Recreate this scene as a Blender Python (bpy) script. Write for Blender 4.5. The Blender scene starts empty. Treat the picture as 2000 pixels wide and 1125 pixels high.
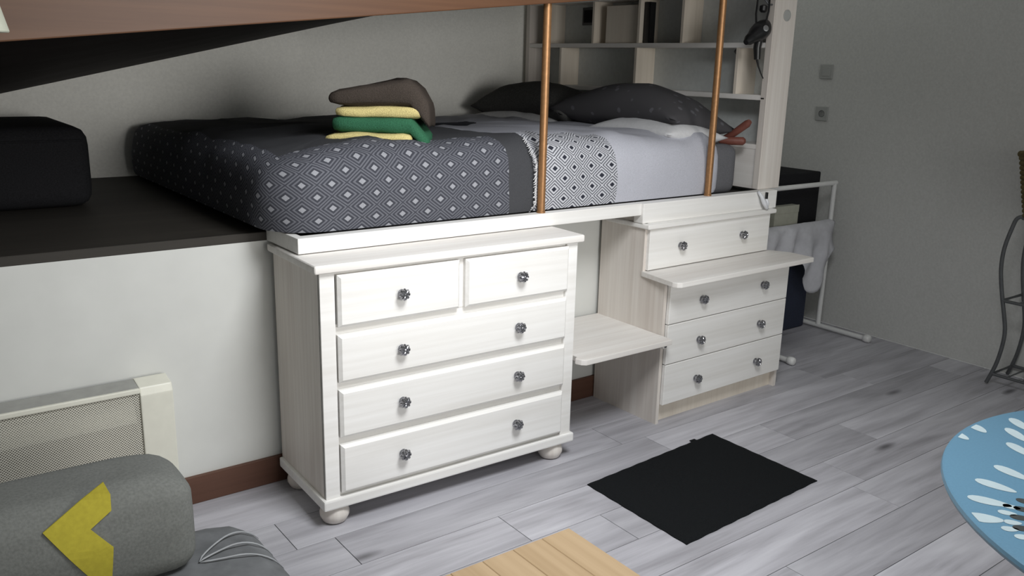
import bpy, bmesh, math, random
from mathutils import Vector, Matrix, noise
random.seed(7)
S = bpy.context.scene
COL = S.collection

# ------------------------------------------------------------------ camera
RX, UP, FW = Vector((.802256, -.596481, .0244)), Vector((.130881, .215616, .967667)), Vector((.582456, .773123, -.251048))
cd = bpy.data.cameras.new('camera'); cam = bpy.data.objects.new('camera', cd); COL.objects.link(cam)
m = Matrix((RX, UP, -FW)).transposed().to_4x4(); m.translation = Vector((-1.0656, -2.4051, 1.5116))
cam.matrix_world = m
cd.sensor_width = 36; cd.lens = 1690.58 * 36 / 2000; cd.clip_start = .05
S.camera = cam
# ------------------------------------------------------------------ world, daylight, added fill, exposure
w = bpy.data.worlds.new('world'); S.world = w; w.use_nodes = True
bg = w.node_tree.nodes['Background']; bg.inputs[0].default_value = (.97, 1, .96, 1); bg.inputs[1].default_value = .40
ld = bpy.data.lights.new('skylight_daylight', 'AREA'); ld.shape = 'RECTANGLE'; ld.size = .80; ld.size_y = .70; ld.energy = 30; ld.spread = math.radians(128)
ld.color = (.96, .98, 1.0)
lo = bpy.data.objects.new('skylight_daylight', ld); COL.objects.link(lo)
lo.location = (.42, -1.40, 2.50); lo.rotation_euler = (math.radians(25), 0, 0)
wd = bpy.data.lights.new('rear_fill', 'AREA'); wd.shape = 'RECTANGLE'; wd.size = 1.6; wd.size_y = 1.1; wd.energy = 15; wd.spread = math.radians(72); wd.color = (1, .98, .95)
wo = bpy.data.objects.new('rear_fill', wd); COL.objects.link(wo)
wo.location = (.55, -4.40, 1.50); wo.rotation_euler = (math.radians(90), 0, 0)  # added fill from behind the camera, lifts alcove wall and dresser front
vs = S.view_settings
vs.view_transform = 'Standard'; vs.look = 'None'; vs.gamma = 1; vs.use_curve_mapping = False; vs.exposure = 0.0

# ------------------------------------------------------------------ helpers
class B:
    """collects geometry for one mesh object"""
    def __init__(s): s.bm = bmesh.new()
    def box(s, x0, x1, y0, y1, z0, z1, bev=0, seg=2):
        t = bmesh.new(); bmesh.ops.create_cube(t, size=1)
        for v in t.verts: v.co = Vector(((x0+x1)/2 + v.co.x*(x1-x0), (y0+y1)/2 + v.co.y*(y1-y0), (z0+z1)/2 + v.co.z*(z1-z0)))
        if bev: bmesh.ops.bevel(t, geom=list(t.edges), offset=bev, segments=seg, profile=.6, affect='EDGES')
        s.merge(t); return s
    def merge(s, t):
        me = bpy.data.meshes.new('t'); t.to_mesh(me); t.free(); s.bm.from_mesh(me); bpy.data.meshes.remove(me)
    def prism(s, pts, a0, a1, axis, bev=0):
        """polygon extruded along an axis; pts are the two other coordinates in xyz order"""
        t = bmesh.new()
        def P(p, a):
            return {'x': (a, p[0], p[1]), 'y': (p[0], a, p[1]), 'z': (p[0], p[1], a)}[axis]
        lo_ = [t.verts.new(P(p, a0)) for p in pts]; hi = [t.verts.new(P(p, a1)) for p in pts]; n = len(pts)
        t.faces.new(lo_); t.faces.new(hi)
        for i in range(n): t.faces.new((lo_[i], lo_[(i+1) % n], hi[(i+1) % n], hi[i]))
        bmesh.ops.recalc_face_normals(t, faces=t.faces)
        if bev: bmesh.ops.bevel(t, geom=list(t.edges), offset=bev, segments=2, profile=.6, affect='EDGES')
        s.merge(t); return s
    def tube(s, pts, r, n=10, closed=False):
        pts = [Vector(p) for p in pts]; rs = r if isinstance(r, (list, tuple)) else [r]*len(pts)
        rings = []; prev = None; L = len(pts)
        for i, p in enumerate(pts):
            if closed: d = pts[(i+1) % L] - pts[i-1]
            else: d = pts[min(i+1, L-1)] - pts[max(i-1, 0)]
            d.normalize()
            if prev is None: a = d.orthogonal().normalized()
            else:
                a = prev - d*prev.dot(d)
                a = a.normalized() if a.length > 1e-6 else d.orthogonal().normalized()
            prev = a; b = d.cross(a)
            rings.append([s.bm.verts.new(p + (a*math.cos(2*math.pi*k/n) + b*math.sin(2*math.pi*k/n))*rs[i]) for k in range(n)])
        for i in range(L if closed else L-1):
            A, Bq = rings[i], rings[(i+1) % L]
            for k in range(n): s.bm.faces.new((A[k], A[(k+1) % n], Bq[(k+1) % n], Bq[k]))
        if not closed: s.bm.faces.new(rings[0][::-1]); s.bm.faces.new(rings[-1])
        return s
    def lathe(s, prof, c, axis=(0, 0, 1), n=24, flute=None):
        """prof: (radius, height) pairs round axis through c; flute(k) scales radius"""
        ax = Vector(axis).normalized(); a = ax.orthogonal().normalized(); b = ax.cross(a); c = Vector(c); rings = []
        for r, h in prof:
            rings.append([s.bm.verts.new(c + ax*h + (a*math.cos(2*math.pi*k/n) + b*math.sin(2*math.pi*k/n))*max(r, 1e-4)*(flute(k) if flute else 1)) for k in range(n)])
        for A, Bq in zip(rings, rings[1:]):
            for k in range(n): s.bm.faces.new((A[k], A[(k+1) % n], Bq[(k+1) % n], Bq[k]))
        s.bm.faces.new(rings[0][::-1]); s.bm.faces.new(rings[-1]); return s
    def grid(s, f, nu, nv, closed=False):
        """surface f(i, j) -> co ; returns verts"""
        V = [[s.bm.verts.new(f(i, j)) for j in range(nv)] for i in range(nu)]
        for i in range(nu if closed else nu-1):
            for j in range(nv-1):
                s.bm.faces.new((V[i][j], V[(i+1) % nu][j], V[(i+1) % nu][j+1], V[i][j+1]))
        return V

def setup(o, label=None, cat=None, group=None, kind=None):
    if label: o['label'] = label
    if cat: o['category'] = cat
    if group: o['group'] = group
    if kind: o['kind'] = kind
    return o
def empty(name, loc, rz=0, **k):
    o = bpy.data.objects.new(name, None); COL.objects.link(o); o.location = loc; o.rotation_euler = (0, 0, rz)
    o.empty_display_size = .05
    return setup(o, **k)
def root_of(p):
    while p.parent: p = p.parent
    return p
def make(name, b, mat, parent=None, smooth=False, local=False, origin=None, **k):
    """links the collected geometry as ONE mesh object; world coordinates unless local"""
    bm = b.bm
    bmesh.ops.recalc_face_normals(bm, faces=bm.faces)
    me = bpy.data.meshes.new(name); o = bpy.data.objects.new(name, me); COL.objects.link(o)
    off = None
    if parent and not local: off = root_of(parent).location.copy()
    elif not parent:
        if origin is None and not local:
            xs = [v.co for v in bm.verts]
            origin = Vector(((min(c.x for c in xs)+max(c.x for c in xs))/2, (min(c.y for c in xs)+max(c.y for c in xs))/2, min(c.z for c in xs)))
        if origin is not None: off = Vector(origin); o.location = off
    if off is not None: bmesh.ops.translate(bm, vec=-off, verts=bm.verts)
    bm.to_mesh(me); bm.free()
    me.materials.append(mat)
    if smooth:
        for p in me.polygons: p.use_smooth = True
        if smooth != True: me.set_sharp_from_angle(angle=math.radians(smooth))
    if parent: o.parent = parent
    return setup(o, **k)
def struct(name, b, mat, label, **k): return make(name, b, mat, label=label, kind='structure', **k)
def fbm(p, sc, seed=0): return noise.fractal(Vector(p)*sc + Vector((seed*7.3, seed*3.1, seed*1.7)), 1.0, 2.0, 3)

# ------------------------------------------------------------------ materials
def nt(name):
    M = bpy.data.materials.new(name); M.use_nodes = True
    t = M.node_tree; return M, t, t.nodes['Principled BSDF']
def N(t, typ, **k):
    n = t.nodes.new(typ)
    for a, v in k.items(): setattr(n, a, v)
    return n
def math_(t, op, a, b=None, c=None):
    n = N(t, 'ShaderNodeMath', operation=op)
    for i, v in enumerate((a, b, c)):
        if v is None: continue
        if isinstance(v, (int, float)): n.inputs[i].default_value = v
        else: t.links.new(v, n.inputs[i])
    return n.outputs[0]
def mixc(t, f, a, b):
    n = N(t, 'ShaderNodeMix', data_type='RGBA')
    for i, v in ((0, f), (6, a), (7, b)):
        if isinstance(v, (int, float)): n.inputs[i].default_value = v
        elif isinstance(v, (tuple, list)): n.inputs[i].default_value = (*v[:3], 1)
        else: t.links.new(v, n.inputs[i])
    return n.outputs[2]
def lin(r, g, b):
    f = lambda c: ((c/255+.055)/1.055)**2.4 if c/255 > .04045 else c/255/12.92
    return (f(r), f(g), f(b))
def coords(t, scale, rnd=False, loc=(0, 0, 0)):
    tc = N(t, 'ShaderNodeTexCoord'); mp = N(t, 'ShaderNodeMapping'); mp.inputs['Scale'].default_value = scale; mp.inputs['Location'].default_value = loc
    src = tc.outputs['Object']
    if rnd:
        oi = N(t, 'ShaderNodeObjectInfo'); ad = N(t, 'ShaderNodeVectorMath', operation='ADD')
        mu = math_(t, 'MULTIPLY', oi.outputs['Random'], 37.0)
        t.links.new(src, ad.inputs[0]); t.links.new(mu, ad.inputs[1]); src = ad.outputs[0]
    t.links.new(src, mp.inputs[0]); return mp.outputs[0]
def tex_noise(t, vec, scale=1, detail=5, rough=.55, dist=0):
    n = N(t, 'ShaderNodeTexNoise'); n.inputs['Scale'].default_value = scale; n.inputs['Detail'].default_value = detail
    n.inputs['Roughness'].default_value = rough; n.inputs['Distortion'].default_value = dist
    t.links.new(vec, n.inputs['Vector']); return n.outputs['Fac']
def ramp(t, f, stops):
    n = N(t, 'ShaderNodeValToRGB'); e = n.color_ramp.elements
    while len(e) < len(stops): e.new(.5)
    for q, (p, c) in zip(e, stops): q.position = p; q.color = (*c, 1)
    t.links.new(f, n.inputs[0]); return n.outputs[0]
def bump(t, P, h, strength=.2, dist=.003):
    n = N(t, 'ShaderNodeBump'); n.inputs['Strength'].default_value = strength; n.inputs['Distance'].default_value = dist
    t.links.new(h, n.inputs['Height']); t.links.new(n.outputs[0], P.inputs['Normal'])
def plain(name, col, rough=.5, metal=0, var=.08, sc=30, bstr=0, spec=.5, rnd=False):
    M, t, P = nt(name); v = coords(t, (sc,)*3, rnd); f = tex_noise(t, v, 1, 4)
    c0 = tuple(c*(1-var) for c in col); c1 = tuple(min(1, c*(1+var)) for c in col)
    t.links.new(ramp(t, f, [(.3, c0), (.7, c1)]), P.inputs['Base Color'])
    P.inputs['Roughness'].default_value = rough; P.inputs['Metallic'].default_value = metal
    P.inputs['Specular IOR Level'].default_value = spec
    if bstr: bump(t, P, f, bstr)
    return M
def wood(name, c0, c1, axis='x', rough=.5, fine=60, coarse=9, bstr=.08, rnd=True, spec=.4):
    M, t, P = nt(name)
    s = {'x': (1.2, fine, fine), 'y': (fine, 1.2, fine), 'z': (fine, fine, 1.2)}[axis]
    s2 = {'x': (.8, coarse, coarse), 'y': (coarse, .8, coarse), 'z': (coarse, coarse, .8)}[axis]
    f1 = tex_noise(t, coords(t, s, rnd), 1, 5); f2 = tex_noise(t, coords(t, s2, rnd), 1, 3, dist=.6)
    f = math_(t, 'ADD', math_(t, 'MULTIPLY', f1, .45), math_(t, 'MULTIPLY', f2, .55))
    t.links.new(ramp(t, f, [(.32, c0), (.68, c1)]), P.inputs['Base Color'])
    P.inputs['Roughness'].default_value = rough; P.inputs['Specular IOR Level'].default_value = spec
    if bstr: bump(t, P, f1, bstr, .002)
    return M
W0, W1 = (.74, .70, .66), (.90, .88, .85)
whiteX = wood('whitewashed_wood_x', (.74, .72, .685), (.88, .87, .85), 'x')
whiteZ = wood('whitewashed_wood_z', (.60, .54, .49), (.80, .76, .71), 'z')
whiteY = wood('whitewashed_wood_y', W0, W1, 'y')
paleY = wood('whitewashed_board', (.70, .66, .62), (.86, .84, .81), 'x')
wallM = plain('wall_paint', (.61, .615, .59), .7, var=.03, sc=6, spec=.2)
wallR = plain('wall_paint_rough', (.60, .60, .58), .85, var=.06, sc=90, bstr=.12, spec=.2)
darkwood = wood('dark_stained_wood', (.024, .021, .017), (.038, .033, .027), 'x', .65)
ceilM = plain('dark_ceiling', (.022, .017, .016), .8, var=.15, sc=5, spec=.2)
brown = wood('brown_skirting', (.085, .038, .024), (.13, .062, .04), 'x', .5)
beamM = wood('varnished_beam', (.080, .034, .015), (.13, .060, .028), 'x', .45)
copper = plain('copper_tube', (.36, .19, .085), .42, .6, var=.12, sc=60)
chrome = plain('glass_chrome', (.62, .62, .64), .12, .9, var=.05)
knobM = plain('cut_glass', (.30, .30, .32), .08, .9, var=.35, sc=220)
white_metal = plain('white_metal', (.72, .72, .71), .4, var=.03)
grey_metal = plain('grey_metal', (.12, .125, .13), .45, .4, var=.1)
black_fab = plain('black_fabric', (.016, .016, .018), .9, var=.3, sc=200, bstr=.3, spec=.15)
mat_black = plain('black_mat_pile', (.010, .011, .012), .95, var=.35, sc=320, bstr=.6, spec=.08)
black_pl = plain('black_plastic', (.012, .012, .013), .3, var=.1)
bcback = plain('bookcase_back', (.64, .665, .655), .8, var=.05, sc=40, spec=.2)
cream = wood('cream_board', (.70, .62, .52), (.84, .77, .67), 'z', .6)
redwood = wood('red_brown_wood', (.14, .045, .035), (.20, .07, .05), 'x', .5)
fab_grey = plain('mattress_fabric', (.13, .13, .14), .9, var=.15, sc=250, bstr=.2, spec=.15)
pillow_dark = plain('dark_pillow_cotton', (.065, .064, .062), .9, var=.25, sc=120, spec=.15)
pillow_white = plain('white_pillow_cotton', (.62, .62, .63), .9, var=.04, sc=60, bstr=.1, spec=.15)
def towel(name, c): return plain(name, c, .95, var=.22, sc=260, bstr=.8, spec=.1)
t_yel, t_grn, t_brn = towel('yellow_terry', (.64, .54, .24)), towel('green_terry', (.035, .13, .07)), towel('brown_terry', (.062, .05, .042))
navy = plain('navy_canvas', (.016, .022, .045), .8, var=.2, sc=150)
cloth_w = plain('thin_white_cloth', (.52, .52, .55), .9, var=.05, sc=40, spec=.2)
beige = plain('beige_card', (.36, .36, .30), .8, var=.06)
velvet = plain('grey_velvet', (.13, .135, .14), .75, var=.25, sc=14, bstr=.1, spec=.3)
foldHiM = plain('fold_highlight_grey', (.30, .31, .32), .6, var=.1)
yellowM = plain('yellow_felt', (.42, .36, .045), .9, var=.07, sc=90, spec=.1)
cushM = plain('grey_felt', (.16, .165, .155), .95, var=.14, sc=160, bstr=.2, spec=.1)
wicker = wood('wicker', (.10, .075, .03), (.20, .16, .07), 'x', .7, 120, 60, .4)
heatM = plain('cream_enamel', (.70, .69, .60), .4, var=.03)
heat_in = plain('heater_inside', (.22, .19, .14), .6, var=.15, sc=12)
shadeM = plain('pale_lampshade', (.55, .57, .47), .8, var=.05)
socketM = plain('socket_plastic', (.40, .405, .39), .4, var=.03)
pine = wood('light_oak_strip', (.38, .265, .150), (.50, .365, .225), 'y', .4, 50, 14, .06)
clearM = plain('milky_plastic', (.72, .73, .76), .15, var=.05)

def plank_mat():
    M, t, P = nt('grey_laminate_plank')
    f1 = tex_noise(t, coords(t, (2.2, 34, 20), True), 1, 6, .6, .4)
    f2 = tex_noise(t, coords(t, (1.1, 7, 5), True, (3, 1, 0)), 1, 3, .5, 1.0)
    vo = N(t, 'ShaderNodeTexVoronoi'); vo.inputs['Scale'].default_value = 1; t.links.new(coords(t, (1.5, 5.2, 5), True, (5, 2, 0)), vo.inputs['Vector'])
    kn = ramp(t, vo.outputs['Distance'], [(.03, (1, 1, 1)), (.125, (0, 0, 0))])
    f = math_(t, 'ADD', math_(t, 'MULTIPLY', f1, .4), math_(t, 'MULTIPLY', f2, .6))
    c = ramp(t, f, [(.28, (.25, .242, .26)), (.5, (.44, .432, .465)), (.72, (.60, .595, .63))])
    gate = ramp(t, f2, [(.52, (1, 1, 1)), (.68, (0, 0, 0))])
    kk = math_(t, 'MULTIPLY', kn, gate)
    c = mixc(t, math_(t, 'MULTIPLY', kk, .85), c, (.085, .082, .088))
    oi = N(t, 'ShaderNodeObjectInfo'); hs = N(t, 'ShaderNodeHueSaturation')
    t.links.new(c, hs.inputs['Color']); t.links.new(math_(t, 'MULTIPLY_ADD', oi.outputs['Random'], .24, .88), hs.inputs['Value'])
    t.links.new(hs.outputs[0], P.inputs['Base Color'])
    P.inputs['Roughness'].default_value = .42; P.inputs['Specular IOR Level'].default_value = .35
    bump(t, P, f1, .08, .001)
    return M
plankM = plank_mat()
gapM = plain('plank_joint', (.13, .13, .14), .9)

def duvet_mat():
    M, t, P = nt('woven_diamond_cover')
    uv = N(t, 'ShaderNodeUVMap'); uv.uv_map = 'UVMap'; sx = N(t, 'ShaderNodeSeparateXYZ'); t.links.new(uv.outputs[0], sx.inputs[0])
    u, v = sx.outputs[0], sx.outputs[1]
    a = math_(t, 'MULTIPLY', u, 1/.104); b = math_(t, 'MULTIPLY', v, 1/.082)
    def tri(x):
        fr = math_(t, 'FRACT', x); return math_(t, 'ABSOLUTE', math_(t, 'SUBTRACT', fr, .5))
    mm = math_(t, 'MAXIMUM', tri(math_(t, 'ADD', a, b)), tri(math_(t, 'SUBTRACT', a, b)))
    def band(lo_, hi): return math_(t, 'MULTIPLY', math_(t, 'GREATER_THAN', mm, lo_), math_(t, 'LESS_THAN', mm, hi))
    lines = math_(t, 'ADD', band(.235, .315), band(.40, .47))
    ctr = math_(t, 'LESS_THAN', mm, .13)
    wv = tex_noise(t, coords(t, (300,)*3), 1, 2)
    dark, light = (.050, .052, .064), (.24, .245, .275)
    cA = mixc(t, math_(t, 'MULTIPLY', lines, .42), dark, light); cA = mixc(t, ctr, cA, (.29, .295, .32))
    wh, dk = (.52, .525, .56), (.03, .032, .045)
    gaps = math_(t, 'ADD', band(.24, .31), band(.395, .46))
    cB = mixc(t, math_(t, 'MULTIPLY', gaps, .85), wh, dk); cB = mixc(t, ctr, cB, dk)
    plain_d, plain_w = (.055, .056, .061), (.46, .465, .515)
    on_top = math_(t, 'GREATER_THAN', v, .375)
    cA = mixc(t, on_top, cA, plain_d); cB = mixc(t, on_top, cB, plain_w)
    gt = lambda x: math_(t, 'GREATER_THAN', u, x)
    c = mixc(t, gt(.880), cA, plain_d); c = mixc(t, gt(1.000), c, cB); c = mixc(t, gt(1.430), c, plain_w)
    hs = N(t, 'ShaderNodeHueSaturation'); t.links.new(c, hs.inputs['Color']); t.links.new(math_(t, 'MULTIPLY_ADD', wv, .5, .75), hs.inputs['Value'])
    t.links.new(hs.outputs[0], P.inputs['Base Color']); P.inputs['Roughness'].default_value = .9; P.inputs['Specular IOR Level'].default_value = .15
    bump(t, P, wv, .25, .002)
    return M
duvetM = duvet_mat()

def dots_mat():
    M, t, P = nt('dark_dotted_cotton')
    vo = N(t, 'ShaderNodeTexVoronoi'); vo.inputs['Scale'].default_value = 17; t.links.new(coords(t, (1, 1, 1)), vo.inputs['Vector'])
    f = ramp(t, vo.outputs['Distance'], [(.16, (1, 1, 1)), (.24, (0, 0, 0))])
    t.links.new(mixc(t, math_(t, 'MULTIPLY', f, .5), (.068, .066, .070), (.17, .17, .19)), P.inputs['Base Color'])
    P.inputs['Roughness'].default_value = .9; P.inputs['Specular IOR Level'].default_value = .15
    return M
dotsM = dots_mat()

def mesh_mat():
    M, t, P = nt('wire_mesh_grille')
    tc = N(t, 'ShaderNodeTexCoord'); sx = N(t, 'ShaderNodeSeparateXYZ'); t.links.new(tc.outputs['Object'], sx.inputs[0])
    k = 2*math.pi/.0085
    a = math_(t, 'SINE', math_(t, 'MULTIPLY', math_(t, 'ADD', sx.outputs[0], sx.outputs[2]), k))
    b = math_(t, 'SINE', math_(t, 'MULTIPLY', math_(t, 'SUBTRACT', sx.outputs[0], sx.outputs[2]), k))
    f = math_(t, 'GREATER_THAN', math_(t, 'MAXIMUM', a, b), .35)
    P.inputs['Base Color'].default_value = (.62, .60, .52, 1); P.inputs['Roughness'].default_value = .5
    tr = N(t, 'ShaderNodeBsdfTransparent'); mx = N(t, 'ShaderNodeMixShader')
    t.links.new(f, mx.inputs[0]); t.links.new(tr.outputs[0], mx.inputs[1]); t.links.new(P.outputs[0], mx.inputs[2])
    t.links.new(mx.outputs[0], t.nodes['Material Output'].inputs['Surface'])
    return M
grilleM = mesh_mat()
tableM = plain('blue_oilcloth', (.11, .235, .34), .35, var=.05, sc=200)
petalW = plain('white_print', (.42, .51, .54), .4, var=.04)
petalD = plain('dark_print', (.045, .05, .05), .4, var=.05)

# ================================================================== SETTING
XW, YB, YP, ZP, YR = 3.6, 2.1, .435, .933, .165     # right wall, back wall, platform wall, platform top, rail face
# floor: bed of joints plus every plank
fl = struct('floor', B().box(-2.2, XW, -3.6, YB, -.03, -.0035), gapM, 'grey laminate plank floor running under the furniture')
PW, PL, GAP = .19, 1.42, .0012
off = {0: .01, 1: .53, 2: .83, 3: 1.855, 4: .35, 5: 1.10, -1: 1.30, -2: .62}
cache = {}
for k in range(-12, 19):
    y1 = -.05 - PW*k; y0 = y1 - PW
    if y0 < -3.6 or y1 > YB: continue
    x = off.get(k, (k*.617) % PL); x -= math.ceil((x+2.2)/PL)*PL
    while x < XW:
        a, b_ = max(x, -2.2)+GAP, min(x+PL, XW)-GAP; x += PL
        if b_-a < .03: continue
        if y0 > YP and b_ < 2.5: continue           # nothing but the closed base of the podium there
        key = round(b_-a, 4)
        if key not in cache:
            bb = B().box(-(b_-a)/2, (b_-a)/2, -PW/2+GAP, PW/2-GAP, -.0035, 0, .0006, 1)
            o = make('plank', bb, plankM, fl, local=True); cache[key] = o.data
        else:
            o = bpy.data.objects.new('plank', cache[key]); COL.objects.link(o); o.parent = fl
        o.location = Vector(((a+b_)/2, (y0+y1)/2, 0)) - fl.location
wallB = plain('wall_paint_rough_lit', (.84, .835, .785), .85, var=.05, sc=90, bstr=.12, spec=.2)  # rough wall paint again, colour lightened to make up for weak alcove light
struct('wall_back', B().box(-2.2, XW, YB, YB+.1, 0, 2.62), wallB, 'pale rough plaster wall behind the raised bed')
struct('wall_right', B().box(XW, XW+.1, -3.6, YB+.1, 0, 2.62), wallR, 'plain grey-white wall on the right of the room')
struct('wall_left_unseen', B().box(-2.3, -2.2, -3.6, YB+.1, 0, 2.62), wallR, 'unseen wall at the far left, added to block sky light')  # out of view, put in to keep sky light off the left end
struct('wall_podium', B().box(-2.2, 2.50, YP, YP+.06, 0, ZP-.03), wallM, 'smooth white front wall of the raised bed podium')
struct('wall_podium_side', B().box(2.44, 2.50, YP+.06, YB, 0, ZP-.03), wallM, 'white end wall closing the bed podium')
struct('platform', B().box(-2.2, 2.516, YP, YB, ZP-.03, ZP, .002, 1).box(.02, 2.50, YR+.03, YP, ZP-.03, ZP-.001), darkwood, 'dark stained podium deck carrying the bed')
struct('baseboard_podium', B().box(-2.2, 2.44, YP-.014, YP, 0, .102, .003), brown, 'brown wooden baseboard along the podium wall')
# sloping dark soffit above the bed (rises to the right) and the beam in front of it
zA = lambda x: 1.7445 + .2290*(x-1.287)
zB = lambda x: 1.6146 + .1097*x
bb = B()
nX = 12
def soff(i, j):
    x = -2.2 + 4.5*i/(nX-1); t_ = j/7
    return (x, YB - t_*(YB-.24), zA(x)*(1-t_) + (zB(x)+.10)*t_)
V = bb.grid(soff, nX, 8)
ex = bmesh.ops.extrude_face_region(bb.bm, geom=list(bb.bm.faces))
bmesh.ops.translate(bb.bm, vec=(0, 0, .05), verts=[e for e in ex['geom'] if isinstance(e, bmesh.types.BMVert)])
struct('ceiling_slope', bb, ceilM, 'dark sloping underside of the ceiling above the bed')
cm = plain('ceiling_paint', (.55, .55, .53), .8)
struct('ceiling', B().box(-2.2, -.15, -3.6, .16, 2.62, 2.68).box(.85, XW, -3.6, .16, 2.62, 2.68).box(-.15, .85, -3.6, -1.80, 2.62, 2.68).box(-.15, .85, -.90, .16, 2.62, 2.68), cm, 'flat pale ceiling of the room with a skylight opening')
sk = B()
for x0, x1, y0, y1 in ((-.18, .88, -1.83, -1.79), (-.18, .88, -.91, -.87), (-.18, -.14, -1.79, -.91), (.84, .88, -1.79, -.91)): sk.box(x0, x1, y0, y1, 2.595, 2.62, .003)
struct('window_1', sk, white_metal, 'white frame of the skylight in the ceiling')
def sloped(x0, x1, y0, y1, zl, h):
    b = B(); b.prism([(x0, zl(x0)), (x1, zl(x1)), (x1, zl(x1)+h), (x0, zl(x0)+h)], y0, y1, 'y', .004); return b
struct('trim_1', sloped(-2.2, 2.30, .155, .24, zB, .20), beamM, 'orange-brown varnished beam rising above the bed edge')
# rail / fascia boards of the podium edge
struct('trim_2', B().prism([(.012, YR), (1.545, YR), (1.545, YR+.045), (.042, YR+.045), (.042, YP), (.012, YP)], .903, .954, 'z', .003), whiteX, 'white painted edge board of the podium above the large dresser')
struct('trim_3', B().box(1.545, 2.445, YR-.012, YR+.045, .868, .954, .004), whiteX, 'taller white edge board of the podium above the step chest')

# ================================================================== LARGE DRESSER
def knob(par, x, y, z, r=.0195, spin=0):
    g = B(); g.lathe([(r*.75, 0), (r*.75, .003), (r*.35, .005), (r*.32, .014)], (x, y, z), (0, -1, 0), 14)
    k = make('knob', g, chrome, par, local=True)
    h = B(); h.lathe([(r*.35, .012), (r*.95, .017), (r*1.08, .023), (r*.86, .030), (r*.55, .033), (r*.3, .0305), (r*.05, .032)], (x, y, z), (0, -1, 0), 32,
                     flute=lambda q: .80 + .22*abs(math.cos(2*math.pi*(q+spin)/32*4)))
    make('cut_glass_head', h, knobM, k, local=True, label='cut glass flower head')
    return k
DX, DYAW = .0, -.024
dr = empty('dresser', (0, 0, 0), DYAW, label='large whitewashed dresser with five drawers on round bun feet', cat='dresser')
Wd, Hd, yb = 1.052, .90, .405
# body: sides, back, face frame
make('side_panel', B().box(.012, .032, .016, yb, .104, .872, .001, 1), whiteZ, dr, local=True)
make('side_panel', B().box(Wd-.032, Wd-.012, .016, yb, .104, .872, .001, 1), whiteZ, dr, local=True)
make('back_panel', B().box(.032, Wd-.032, yb-.01, yb, .104, .872), whiteX, dr, local=True)
zr = [.104, .288, .308, .480, .500, .670, .688, .862]
ff = B()
ff.box(.012, .062, .012, .03, .104, .872, .002).box(Wd-.062, Wd-.012, .012, .03, .104, .872, .002)
for a, b_ in ((.862, .873), (.666, .690), (.478, .502), (.286, .310), (.098, .110)): ff.box(.062, Wd-.062, .024, .034, a-.008, b_+.008)
ff.box(.512, .545, .022, .034, .690, .862)
make('face_frame', ff, whiteX, dr, local=True)
tb = B(); tb.box(-.009, Wd+.009, -.004, yb, .872, .900, .008, 3)
make('top_board', tb, paleY, dr, local=True, smooth=30)
make('plinth', B().box(0, Wd, 0, yb, .068, .104, .006, 2), whiteX, dr, local=True)
def drawer(par, x0, x1, z0, z1, y, knobs, dep=.30, name='drawer', th=.024, b=.010):
    g = B(); g.prism([(x0, z0), (x1, z0), (x1, z1), (x0, z1)], y+b, y+th, 'y'); t = bmesh.new()
    F4 = [t.verts.new(p) for p in ((x0+b, y, z0+b), (x1-b, y, z0+b), (x1-b, y, z1-b), (x0+b, y, z1-b))]; G4 = [t.verts.new(p) for p in ((x0, y+b, z0), (x1, y+b, z0), (x1, y+b, z1), (x0, y+b, z1))]
    t.faces.new(F4)
    for i in range(4): t.faces.new((F4[i], F4[(i+1) % 4], G4[(i+1) % 4], G4[i]))
    g.merge(t); g.box(x0+.012, x1-.012, y+th, y+dep, z0+.012, z1-.03)
    o = make(name, g, whiteX, par, local=True)
    for i, (kx, kz) in enumerate(knobs): knob(o, kx, y+.001, kz, spin=int(kx*100) % 2)
    return o
yk = -.002
drawer(dr, .068, .517, .691, .862, yk, [(.289, .777)])
drawer(dr, .541, .994, .691, .862, yk, [(.768, .777)])
drawer(dr, .066, .992, .505, .665, yk, [(.288, .588), (.764, .588)])
drawer(dr, .066, .992, .315, .479, yk, [(.290, .402), (.764, .402)])
drawer(dr, .066, .990, .118, .289, yk, [(.290, .211), (.764, .211)])
for fx in (.058, Wd-.075):
    for fy in (.055, yb-.06):
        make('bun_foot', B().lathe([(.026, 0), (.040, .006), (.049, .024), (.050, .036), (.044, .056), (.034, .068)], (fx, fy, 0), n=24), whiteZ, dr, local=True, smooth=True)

# ================================================================== STEP SHELF between dresser and chest
st = empty('step_board', (1.30, .19, .385), label='white wooden step board bridging the gap between dresser and step chest', cat='step')
make('tread', B().prism([(1.072, YP-.016), (1.072, .0), (1.052, .0-.012), (1.062, -.038), (1.078, -.052), (1.555, -.052), (1.559, .0), (1.559, YP-.016)], .386, .409, 'z', .003), paleY, st)
make('cleat', B().box(1.535, 1.559, -.02, .40, .362, .386, .002), whiteY, st)
make('cleat', B().box(1.15, 1.535, -.012, .012, .368, .386, .002), whiteX, st)
make('bolt', B().lathe([(.006, 0), (.006, .004), (.002, .005)], (1.548, -.0205, .372), (0, -1, 0), 10), grey_metal, st)

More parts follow.
